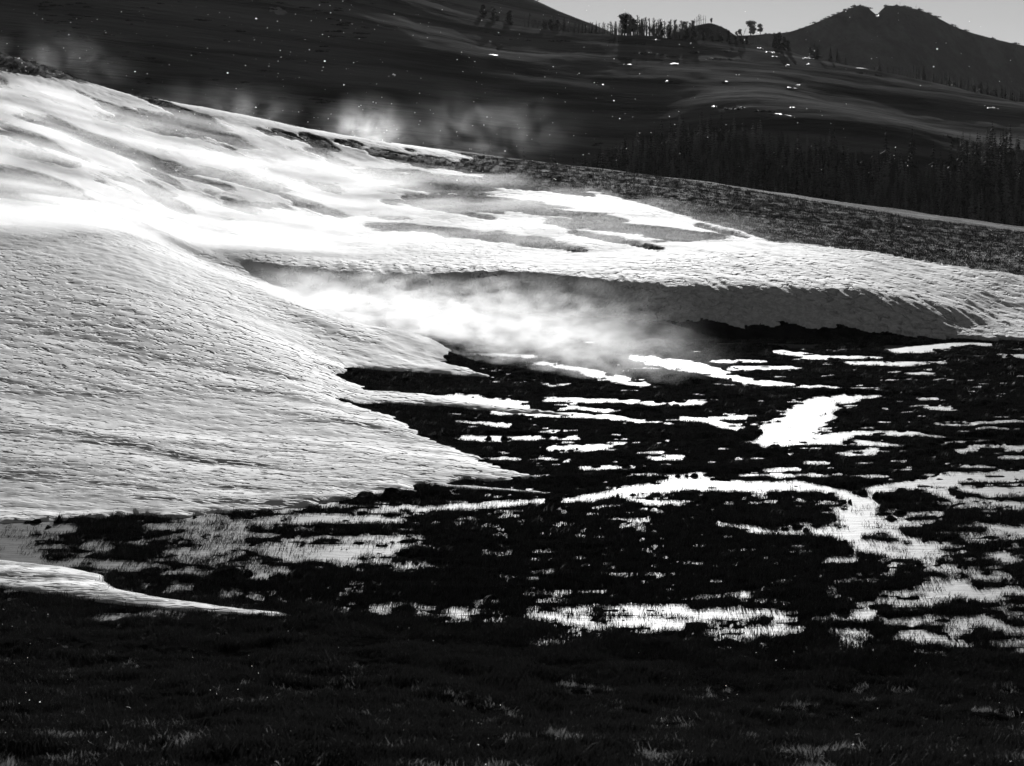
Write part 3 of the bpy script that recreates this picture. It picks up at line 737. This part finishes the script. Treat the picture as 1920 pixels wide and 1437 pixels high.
# grove behind the crest of the slope
def behind_crest(u): 
    x, y, z = hit1(u, -2000); y2 = y + rng.uniform(.5, 5); x2 = xu(u, y2); return x2, y2, z1(x2, y2)
for u in np.concatenate([np.arange(1146, 1305, 1.7), np.arange(985, 1150, 6)]):
    u = u + rng.normal() * 1.5; x, y, z = behind_crest(u)
    hp = rng.uniform(26, 42) if u > 1180 else rng.uniform(20, 34)
    tree('bare', x, y, z - .3, (hp) / FPX * y, 'pale bare tree in the dense grove right of the crest top' if u > 1146 else 'pale bare tree in the thin left end of the grove behind the crest', 'bare grove behind the crest', 1.5)
tree('round', *behind_crest(1172), 42 / FPX * 352, 'big dark bushy pine, largest of the grove behind the crest', None, .85, 0)
tree('round', *behind_crest(1188), 33 / FPX * 352, 'dark pine touching the big bushy pine on its right', None, .7, 1)
for u in [905, 925, 930, 955, 1020, 1032, 1045, 1058, 1078, 1092, 1098, 1110, 1118]:
    tree('conifer' if u > 1050 else 'oval', *behind_crest(u), rng.uniform(18, 28) / FPX * 352, 'dark evergreen half hidden behind the crest left of the bare grove', 'evergreens left of the grove', 1.3)
for u, hp in [(1224, 24), (1232, 20), (1240, 24), (1256, 22), (1264, 20), (1275, 22), (1287, 24), (1300, 26), (1318, 22), (1334, 24), (1352, 22), (1366, 25), (1380, 22), (1390, 20), (1400, 18)]:
    tree('oval', *behind_crest(u), hp / FPX * 352, 'dark evergreen in the row in front of the knoll', 'evergreens in front of the knoll', .9)
for u, hp, l in [(1455, 28, 'dark evergreen at the left end of the left clump below the peak'), (1462, 34, 'tallest dark evergreen of the left clump below the peak'), (1470, 30, 'dark evergreen just right of the tallest in the left clump'), (1478, 22, 'shortest dark evergreen at the right end of the left clump')]:
    tree('oval', *behind_crest(u), hp / FPX * 352, l, 'left clump below the peak', 1.0)
for u, hp in [(1520, 30), (1527, 38), (1534, 33)]:
    tree('conifer', *behind_crest(u), hp / FPX * 352, 'dark evergreen in the middle clump below the peak', 'middle clump below the peak', 1.6)
for u, hp, l in [(1557, 34, 'slim dark spire tree, tallest right of the middle clump'), (1570, 30, 'slim dark spire tree second right of the middle clump'), (1586, 22, 'short broad dark tree at the right end of the spires')]:
    tree('conifer', *behind_crest(u), hp / FPX * 352, l, None, 1.2)
for u in np.concatenate([np.arange(1640, 1780, 7), np.arange(1770, 1935, 5)]):
    u = u + rng.normal() * 2
    kd = 'conifer' if (u > 1830 or rng.random() < .45) else 'bare'
    tree(kd, *behind_crest(u), rng.uniform(13, 30) / FPX * 352, 'small dark tree beyond the right part of the crest' if kd == 'conifer' else 'thin bare tree beyond the right part of the crest', 'small trees beyond the right crest' if kd == 'conifer' else 'bare trees beyond the right crest', 1.2)
# low thickets on the open slope
for u, v, ww, hp, l in [(910, 64, 1, 9, 'small dark thicket highest on the open slope, left one'), (929, 68, .8, 10, 'small dark thicket just right of the highest one on the slope'),
                        (958, 77, 1, 10, 'dark thicket left end of the row below the crest'), (990, 79, 1.1, 12, 'spiky dark thicket second in the row below the crest'),
                        (1033, 79, 1.3, 11, 'wide spiky thicket third in the row below the crest'), (1052, 79, 1, 12, 'spiky thicket touching the wide one on its right'), (1078, 83, 1.2, 7, 'low flat thicket at the right end of the row'),
                        (1126, 86, .7, 8, 'lone little pointed thicket left of the dark mats'), (1141, 90, .6, 6, 'tiny thicket right of the lone pointed one'),
                        (1198, 84, 2.6, 10, 'broad dark mat of dwarf trees, topmost'), (1208, 103, 2.2, 11, 'dark mat of dwarf trees below the topmost mat'), (1257, 108, 2.0, 11, 'dark mat of dwarf trees right of the second mat'),
                        (1172, 92, .8, 7, 'small bush just left of the topmost mat'), (1300, 100, 3.0, 10, 'broad dark mat near the foot of the knoll'), (1345, 112, 3, 12, 'long dark mat below the knoll evergreens'),
                        (1385, 205, 2, 14, 'dark shrub clump above the forest edge by two snow patches'), (1430, 212, 1.4, 14, 'dark shrub clump right of the snow patches at forest edge'),
                        (1545, 125, 2.6, 9, 'dark shrub mat left under the spire trees'), (1610, 138, 2, 9, 'dark shrub mat right under the spire trees'), (1640, 142, 1.5, 8, 'small dark shrub mat right of the others on the crest'),
                        (1780, 262, 1.2, 16, 'dark shrub at the right end of the lit spur')]:
    tree_px('shrub', hit1, u, v, hp * 1.25, l, None, min(ww, 2.2) * 1.2)
# forest
fr = []
for u in np.arange(1090, 1990, 1.0):
    lo = np.interp(u, [1090, 1200, 1400, 1550, 1700, 1800, 1860, 1920, 1990], [330, 350, 370, 395, 418, 430, 437, 445, 455])
    hi = np.interp(u, [1090, 1180, 1250, 1330, 1400, 1480, 1560, 1650, 1750, 1790, 1800, 1920, 1990], [330, 270, 245, 225, 240, 262, 280, 300, 320, 330, 265, 250, 250])
    for _ in range(2):
        if rng.random() < .95: fr.append((u + rng.normal(), hi + (lo - hi) * rng.random() ** .8))
fr.sort(key=lambda t: -t[1])
rng.shuffle(fr)
fr = list(fr)
main = fr[:270]; rest = fr[270:]
def fh(v): return rng.uniform(38, 66)
for u, v in main:
    x, y, z = hit1(u, v + 30)
    right = u > 1795
    bare_ = rng.random() < .12
    lab = ('dark conifer in the stand at the far right edge' if right else 'dark conifer in the shaded forest below the lit spur' if u > 1400 else 'dark conifer in the thin left end of the shaded forest')
    grp = ('conifers at the right edge' if right else 'conifers below the spur' if u > 1400 else 'conifers at the left end of the forest')
    pl = rng.random() < .3
    if pl: lab = lab.replace('dark', 'paler grey'); grp = 'paler ' + grp
    tree('pale' if pl else 'conifer', x, y, z - .2, fh(v) / FPX * y, lab, grp, rng.uniform(.8, 1.25))

def gn_scatter(name, pts, rots, scls, meshes, label, cat=None):
    me = bpy.data.meshes.new(name); n = len(pts)
    me.vertices.add(n); me.vertices.foreach_set('co', np.asarray(pts, np.float32).ravel())
    vattr(me, 'rot', rots); vattr(me, 'scl', scls)
    a = me.attributes.new('pick', 'INT', 'POINT'); a.data.foreach_set('value', rng.integers(0, len(meshes), n).astype(np.int32))
    o = link(name, me)
    cc = bpy.data.collections.new(name + '_pieces')
    for i, m in enumerate(meshes):
        q = bpy.data.objects.new('%s_piece_%02d' % (name, i), m); cc.objects.link(q)
    g = bpy.data.node_groups.new(name, 'GeometryNodeTree')
    g.interface.new_socket('Geometry', in_out='INPUT', socket_type='NodeSocketGeometry')
    g.interface.new_socket('Geometry', in_out='OUTPUT', socket_type='NodeSocketGeometry')
    N = g.nodes; gi = N.new('NodeGroupInput'); go = N.new('NodeGroupOutput')
    ip = N.new('GeometryNodeInstanceOnPoints'); ci = N.new('GeometryNodeCollectionInfo')
    ci.inputs['Collection'].default_value = cc; ci.inputs['Separate Children'].default_value = True; ci.inputs['Reset Children'].default_value = True
    def na(nm, ty):
        x = N.new('GeometryNodeInputNamedAttribute'); x.data_type = ty; x.inputs['Name'].default_value = nm
        return [s_ for s_ in x.outputs if s_.enabled][0]
    L = g.links.new
    L(gi.outputs[0], ip.inputs['Points']); L(ci.outputs[0], ip.inputs['Instance'])
    ip.inputs['Pick Instance'].default_value = True
    L(na('pick', 'INT'), ip.inputs['Instance Index'])
    er = N.new('FunctionNodeEulerToRotation'); L(na('rot', 'FLOAT_VECTOR'), er.inputs[0]); L(er.outputs[0], ip.inputs['Rotation'])
    L(na('scl', 'FLOAT_VECTOR'), ip.inputs['Scale']); L(ip.outputs[0], go.inputs[0])
    md = o.modifiers.new('scatter', 'NODES'); md.node_group = g
    tag(o, label, cat, None, 'stuff')
    return o
pts, rots, scs = [], [], []
for u, v in rest:
    x, y, z = hit1(u, v + 30); h_ = fh(v) / FPX * y
    pts.append((x, y, z - .2)); rots.append((0, 0, rng.random() * 6)); wq = h_ * rng.uniform(.8, 1.2); scs.append((wq, wq, h_))
for _ in range(650):          # the wood goes on down into the valley
    u = rng.uniform(900, 2500); y = rng.uniform(208, 250); x = xu(u, y); h_ = rng.uniform(4, 6.5)
    pts.append((x, y, z1(x, y) - .3)); rots.append((0, 0, rng.random() * 6)); wq = h_ * rng.uniform(.8, 1.2); scs.append((wq, wq, h_))
gn_scatter('forest', pts, rots, scs, [p_[0] for p_ in protos['conifer'] + protos['pale'][:3]], 'dark shaded conifer forest filling the valley side behind the near ridge', 'forest')
pts, rots, scs = [], [], []
for _ in range(3600):         # scrub in dark mats over the left mountain and the open slope
    u = rng.uniform(-300, 1500); v = rng.uniform(-60, 330)
    if float(fbm(u * .008, v * .022, 4, 5)) < .02 + .3 * rng.random() + (.35 if u > 700 else 0): continue
    x, y, z = hit1(u, v)
    if y > 338: continue
    h_ = rng.uniform(.25, .9); pts.append((x, y, z - .05)); rots.append((0, 0, rng.normal() * .3)); scs.append((h_ * 2, h_ * 1.5, h_))
gn_scatter('dwarf_scrub', pts, rots, scs, [p_[0] for p_ in protos['shrub']], 'patches of dark dwarf scrub over the shaded mountain side', 'scrub')

# ------------------------------------------------------------------ sedge and grass
def tuft(sd, n, spread, hmin, hmax, wid, lean=.18, m=None):
    q = np.random.default_rng(sd); V = []; F = []
    for _ in range(n):
        bx, by = q.normal(0, spread, 2); hh = q.uniform(hmin, hmax); a = q.random() * 3.14
        dx, dy = math.cos(a) * wid, math.sin(a) * wid
        lx, ly = q.normal(lean, .16) * hh, q.normal(-lean * .3, .14) * hh
        s = len(V)
        V += [(bx - dx, by - dy, -.04), (bx + dx, by + dy, -.04), (bx + lx * .35 + dx * .7, by + ly * .35 + dy * .7, hh * .6), (bx + lx * .35 - dx * .7, by + ly * .35 - dy * .7, hh * .6), (bx + lx, by + ly, hh)]
        F += [(s, s + 1, s + 2), (s, s + 2, s + 3), (s + 3, s + 2, s + 4)]
    return mesh_np('grass_tuft', np.array(V), np.array(F), m or m_blade)
sedges = [tuft(400 + i, 13, .07, .045, .12, .005, .2) for i in range(5)]
short_dark = [tuft(440 + i, 22, .06, .03, .085, .005, .25, m_blade) for i in range(4)]
short = [tuft(420 + i, 22, .06, .03, .085, .005, .25, m_turf_blade) for i in range(5)]
def sample_field(x, y, Fd):
    u = UC + x / y * FPX
    i = np.interp(y, Ys, np.arange(len(Ys))); j = (u - us[0]) / (us[1] - us[0])
    i = np.clip(i, 0, len(Ys) - 1.001); j = np.clip(j, 0, len(us) - 1.001)
    i0 = i.astype(int); j0 = j.astype(int); a = i - i0; b = j - j0
    return (Fd[i0, j0] * (1 - a) + Fd[i0 + 1, j0] * a) * (1 - b) + (Fd[i0, j0 + 1] * (1 - a) + Fd[i0 + 1, j0 + 1] * a) * b
# marsh
n = 260000
u = rng.uniform(-330, 2400, n); y = 38 + (93 - 38) * rng.random(n) ** 1.05
x = xu(u, y)
gz = sample_field(x, y, Gz); sdv = sample_field(x, y, SD); wv = sample_field(x, y, wet)
shal = fbm(x * .5, y * .5, 3, 121)
pr = np.where(gz > .01, .9, np.where(wv < .12, np.where(y > 55, .38, .5), np.where((shal > .05) & (y < 56), .13, .012)))
pr = pr * np.interp(y, [38, 60, 92], [1, .8, .5])
footm = np.interp(u, us, KY[3]); 
ok = (rng.random(n) < pr) & (sdv < .02) & (y > footm - 1) & (y < 88)
x, y, gz, wv = x[ok], y[ok], gz[ok], wv[ok]
k = len(x)
sc_ = rng.uniform(.6, 1.25, k) * np.interp(y, [38, 52, 60, 90], [1.0, 1.0, .75, .8])
gn_scatter('sedge', np.stack([x, y, np.maximum(gz, -.03)], 1), np.stack([rng.normal(0, .1, k), rng.normal(.08, .1, k), rng.normal(0, .8, k)], 1), np.stack([sc_ * 1.2, sc_ * 1.2, sc_], 1), sedges, 'dark wet sedge growing over the flooded marsh', 'sedge')
# foreground hill
n = 190000
u = rng.uniform(-300, 2300, n); y = 15 + (45 - 15) * rng.random(n) ** 1.1
x = xu(u, y); gz = sample_field(x, y, Gz); footm = np.interp(u, us, KY[3]); sdv = sample_field(x, y, SD)
dens = fbm(x * .7, y * .7, 3, 131)
ok = (y < footm + .6) & (sdv < 0) & (rng.random(n) < .75 + .8 * dens)
x, y, gz = x[ok], y[ok], gz[ok]; k = len(x); sc_ = rng.uniform(.5, 1.4, k) * (1 + 1.8 * dens[ok])
gn_scatter('turf_grass', np.stack([x, y, gz], 1), np.stack([rng.normal(0, .2, k), rng.normal(.1, .2, k), rng.normal(0, 1.5, k)], 1), np.stack([sc_, sc_, sc_], 1), short, 'short dark tundra grass on the foreground hill', 'grass')
V, F = [], []
for i in range(900):
    y_ = 15.5 + 26 * rng.random() ** 1.6; u_ = rng.uniform(-40, 1960); x_ = xu(u_, y_)
    if y_ > np.interp(u_, us, KY[3]) or perlin(x_ * .5, y_ * .5, 9) < -.1: continue
    z_ = float(sample_field(np.array([x_]), np.array([y_]), Gz)[0]) + rng.uniform(.03, .09); q_ = rng.uniform(.003, .011)
    s_ = len(V)
    for d in ((1, 0, 0), (-1, 0, 0), (0, 1, 0), (0, -1, 0), (0, 0, 1), (0, 0, -1)): V.append((x_ + d[0] * q_ * 1.4, y_ + d[1] * q_, z_ + d[2] * q_))
    F += [(s_, s_+2, s_+4), (s_+2, s_+1, s_+4), (s_+1, s_+3, s_+4), (s_+3, s_, s_+4), (s_+2, s_, s_+5), (s_+1, s_+2, s_+5), (s_+3, s_+1, s_+5), (s_, s_+3, s_+5)]
tag(link('bright_beads', mesh_np('bright_beads', np.array(V), np.array(F), m_grain)), 'tiny bright beads caught in the foreground grass', 'frost', None, 'stuff')  # small white beads set just above the foreground turf
# dry pale tufts in patches
n = 54000
u = rng.uniform(-300, 2300, n); y = 15 + 23 * rng.random(n) ** 1.5
x = xu(u, y); gz = sample_field(x, y, Gz); sdv = sample_field(x, y, SD); footm = np.interp(u, us, KY[3])
dn = fbm(x * 1.1, y * .8, 4, 141, .65) - np.interp(y, [15, 19, 24, 30, 40], [-.22, -.10, .02, .14, .08])
ok = (y < footm) & (sdv < -.1) & (rng.random(n) < dn * 3.2)
x, y, gz = x[ok], y[ok], gz[ok]; k = len(x); sc_ = rng.uniform(.5, 1.25, k)
dry = [tuft(460 + i, 16, .05, .03, .085, .0035, .35, m_dry) for i in range(4)]
gn_scatter('dry_grass', np.stack([x, y, gz + .01], 1), np.stack([rng.normal(0, .3, k), rng.normal(.1, .3, k), rng.normal(0, 1.5, k)], 1), np.stack([sc_, sc_, sc_], 1), dry, 'pale dry grass catching light in patches on the foreground hill', 'grass')
n = 38000
u = rng.uniform(-300, 2300, n); y = rng.uniform(41, 87, n); x = xu(u, y); gz = sample_field(x, y, Gz); sdv = sample_field(x, y, SD)
dn = fbm(x * .5, y * .9, 4, 151, .65) + np.interp(y, [41, 60, 75, 87], [-.15, -.05, .12, .22])
ok = (gz > .02) & (sdv < -.1) & (rng.random(n) < dn * .9)
x, y, gz = x[ok], y[ok], gz[ok]; k = len(x); sc_ = rng.uniform(.9, 1.5, k)
strands = [tuft(480 + i, 3, .06, .07, .13, .0045, .8, m_dry) for i in range(4)]
gn_scatter('dry_sedge_strands', np.stack([x, y, gz], 1), np.stack([rng.normal(0, .2, k), rng.normal(.2, .2, k), rng.normal(0, .4, k)], 1), np.stack([sc_, sc_, sc_], 1), strands, 'pale bent sedge strands glinting over the dark marsh hummocks', 'sedge')
# bare part of the upper slope: low grass on the skyline
n = 78000
u = rng.uniform(-330, 2450, n); y = rng.uniform(100, 170, n); x = xu(u, y); gz = sample_field(x, y, Gz); sdv = sample_field(x, y, SD)
ok = (sdv < -.2) & (y < np.interp(u, us, KY[20]) + 1.5)
x, y, gz = x[ok], y[ok], gz[ok]; k = len(x); sc_ = rng.uniform(.8, 1.6, k)
gn_scatter('slope_grass', np.stack([x, y, gz], 1), np.stack([rng.normal(0, .2, k), rng.normal(.2, .2, k), rng.normal(0, 1.5, k)], 1), np.stack([sc_ * 1.6, sc_ * 1.6, sc_], 1), short, 'short dark grass on the wind-swept upper slope', 'grass')

# ------------------------------------------------------------------ snow grains in the air
V, F = [], []
n = 760
for i in range(n):
    y = rng.uniform(45, 190); u = rng.uniform(-60, 1980) if i % 3 else rng.normal(650, 330); v = min(abs(rng.normal(0, 1)) * 10 + rng.uniform(0, 330), 430)
    if rng.random() < .35: u = rng.uniform(0, 1200); 
    x = xu(u, y); z = zv(y, v)
    if z < sample_field(np.array([x]), np.array([y]), Gz)[0] + .3: continue
    r = rng.uniform(.3, 1.0) ** 2 * .85 / FPX * y * (2.2 if rng.random() < .05 else 1)
    s = len(V)
    for d in ((1, 0, 0), (-1, 0, 0), (0, 1, 0), (0, -1, 0), (0, 0, 1), (0, 0, -1)):
        V.append((x + d[0] * r * 1.3, y + d[1] * r, z + d[2] * r))
    F += [(s, s+2, s+4), (s+2, s+1, s+4), (s+1, s+3, s+4), (s+3, s, s+4), (s+2, s, s+5), (s+1, s+2, s+5), (s+3, s+1, s+5), (s, s+3, s+5)]
tag(link('blown_snow_grains', mesh_np('blown_snow_grains', np.array(V), np.array(F), m_grain)), 'bright snow grains flying in the air before the dark mountain', 'snow grains', None, 'stuff')

# ------------------------------------------------------------------ drifting snow (real volumes)
def vol_mat(name, dens, scale, lo, hi, stretch=(1, 1, 1), rot=(0, 0, 0), aniso=.55, env=None, detail=3):
    m = bpy.data.materials.new(name); m.use_nodes = True; t = m.node_tree; t.nodes.clear()
    nb = NB(m); out = nb.n('OutputMaterial'); vs = nb.n('VolumeScatter')
    vs.inputs['Color'].default_value = (.98, .98, .98, 1); vs.inputs['Anisotropy'].default_value = aniso
    p = nb.pos()
    nz = nb.noise(nb.mapping(p, stretch, rot), scale, detail, .55, .4)
    d = nb.ramp(nz, lo, hi)
    e = env(nb, p) if env else 1.0
    d = nb.math('MULTIPLY', nb.math('MULTIPLY', d, e), dens)
    nb.l(d, vs.inputs['Density']); nb.l(vs.outputs[0], out.inputs['Volume'])
    return m
def sheet_volume(name, u0, u1, nu, Ya, Yb, ny, top, m, label):
    uq = np.linspace(u0, u1, nu); yq = np.linspace(0, 1, ny)
    ya = np.array([Ya(a) for a in uq]); yb = np.array([Yb(a) for a in uq])
    Yq = ya[None, :] + (yb - ya)[None, :] * yq[:, None]
    Xq = (uq[None, :] - UC) / FPX * Yq
    b = sample_field(Xq, Yq, T)
    tz = b + top(np.repeat(uq[None, :], ny, 0), Yq)
    V = np.concatenate([np.stack([Xq, Yq, b - .4], -1).reshape(-1, 3), np.stack([Xq, Yq, tz], -1).reshape(-1, 3)])
    F1 = grid_faces(ny, nu)[:, ::-1]; F2 = grid_faces(ny, nu) + ny * nu
    o = ny * nu; S_ = []
    for i in range(nu - 1):
        S_.append((i, i + 1, i + 1 + o, i + o)); a = (ny - 1) * nu
        S_.append((a + i + 1, a + i, a + i + o, a + i + 1 + o))
    for j in range(ny - 1):
        a, c = j * nu, (j + 1) * nu
        S_.append((c, a, a + o, c + o)); a += nu - 1; c += nu - 1
        S_.append((a, c, c + o, a + o))
    ob = link(name, mesh_np(name, V, np.concatenate([F1, F2, np.array(S_)]), m))
    return tag(ob, label, 'blown snow', None, 'stuff')
# ground drift over the upper slope; thins to the right and out towards its upper side
def env_sheet(nb, p):
    sx = nb.n('SeparateXYZ'); nb.l(p, sx.inputs[0])
    a = nb.ramp(sx.outputs['X'], -22, 20, 1.0, 0.0)
    return a
m_drift = vol_mat('ground_drift', .30, .12, .42, .72, (1, 4.2, 1), (0, 0, R(42)), .6, env_sheet)
sheet_volume('ground_drift', -500, 1700, 66, lambda u: np.interp(u, [-500, 0, 420, 700, 1430, 1700], [93, 93, 107, 108, 106, 101]), lambda u: np.interp(u, [-500, 420, 950, 1430, 1700], [158, 158, 146, 121, 108]), 50,
             lambda U, Y: .8 + .3 * fbm(U * .01, Y * .1, 2, 3) + .9 * np.exp(-((Y - 100) / 5) ** 2) * (1 - sstep(380, 620, U)), m_drift, 'low drift of blown snow streaming over the upper snow slope')
# mist in the bowl under the overhanging bank
def env_bowl(nb, p):
    sx = nb.n('SeparateXYZ'); nb.l(p, sx.inputs[0])
    a = nb.math('MULTIPLY', nb.ramp(sx.outputs['X'], -5, 9.5, 1.0, 0.0), nb.ramp(sx.outputs['X'], -15.5, -9.5, 0.0, 1.0)); z = nb.ramp(sx.outputs['Z'], .1, 2.6, 1.0, 0.0)
    return nb.math('MULTIPLY', a, z)
m_bowl = vol_mat('bowl_mist', .80, 1.05, .41, .69, (.7, 1, 1.3), (0, 0, 0), .55, env_bowl, 4)
sheet_volume('bowl_drift', 400, 1480, 40, lambda u: np.interp(u, [400, 700, 900, 1100, 1480], [94, 87, 81, 76, 73]), lambda u: np.interp(u, [400, 950, 1480], [103, 98.5, 89]), 24,
             lambda U, Y: 1.7 + .5 * fbm(U * .012, Y * .2, 2, 13) - .5 * sstep(1000, 1400, U), m_bowl, 'bright cloud of blown snow swirling in the bowl under the snow bank')
# plumes off the skyline
def plume(name, u, v, rx, rz, Y, dens, label, sd, ry=3.2, scale=.42):
    x, z = xu(u, Y), zv(Y, v)
    def env(nb, p):
        tc = nb.n('TexCoord'); ln = nb.n('VectorMath', operation='LENGTH'); nb.l(tc.outputs['Object'], ln.inputs[0])
        so_ = nb.n('SeparateXYZ'); nb.l(tc.outputs['Object'], so_.inputs[0])
        return nb.math('MULTIPLY', nb.ramp(ln.outputs['Value'], .0, .97, 1.0, 0.0), nb.ramp(so_.outputs['Z'], -.5, .8, 1.0, .25))
    m = vol_mat(name, dens * 1.9, scale, .36, .80, (1.1, .7, 1.1), (0, R(30), R(sd * 20)), .6, env, 5)
    V, F = [], []
    nu_, nv_ = 16, 9
    for j in range(nv_ + 1):
        ph = math.pi * j / nv_
        for i in range(nu_):
            th = 2 * math.pi * i / nu_
            V.append((math.sin(ph) * math.cos(th), math.sin(ph) * math.sin(th), math.cos(ph)))
    for j in range(nv_):
        for i in range(nu_):
            i2 = (i + 1) % nu_
            F.append((j * nu_ + i, (j + 1) * nu_ + i, (j + 1) * nu_ + i2, j * nu_ + i2))
    o = link(name, mesh_np(name, np.array(V), np.array(F), m), loc=(x, Y, z)); o.scale = (rx / FPX * Y, ry, rz / FPX * Y)
    tag(o, label, 'blown snow', None, 'stuff')
plume('snow_plume', 690, 245, 130, 82, 172, .10, 'dense rounded plume of blown snow rising over the skyline', 1)
plume('snow_plume', 900, 235, 230, 105, 176, .035, 'thin ragged wisps of blown snow right of the dense plume', 2)
plume('snow_plume', 400, 205, 240, 75, 176, .04, 'low streamers of blown snow between the dense plume and the left corner', 3)
plume('snow_plume', 90, 110, 220, 90, 178, .03, 'faint tall veil of blown snow at the upper left', 4)

# thin air between the camera and the far ridges
hz = bpy.data.materials.new('haze'); hz.use_nodes = True; t = hz.node_tree; t.nodes.clear()
o_ = t.nodes.new('ShaderNodeOutputMaterial'); pv = t.nodes.new('ShaderNodeVolumePrincipled')
pv.inputs['Color'].default_value = (.95, .95, .95, 1); pv.inputs['Density'].default_value = HAZE; pv.inputs['Anisotropy'].default_value = .3
t.links.new(pv.outputs[0], o_.inputs['Volume'])
hx, hy0, hy1, hz0, hz1 = 4200, -1000, 4200, -130, 190
V = np.array([(x, y, z) for z in (hz0, hz1) for y in (hy0, hy1) for x in (-hx, hx)])
F = np.array([(0, 2, 3, 1), (4, 5, 7, 6), (0, 1, 5, 4), (2, 6, 7, 3), (0, 4, 6, 2), (1, 3, 7, 5)])
tag(link('haze', mesh_np('haze', V, F, hz)), kind='stuff')

plume('snow_plume', 682, 238, 100, 78, 170, .24, 'small dense white dome of blown snow standing on the skyline', 6, 2.6, .55)
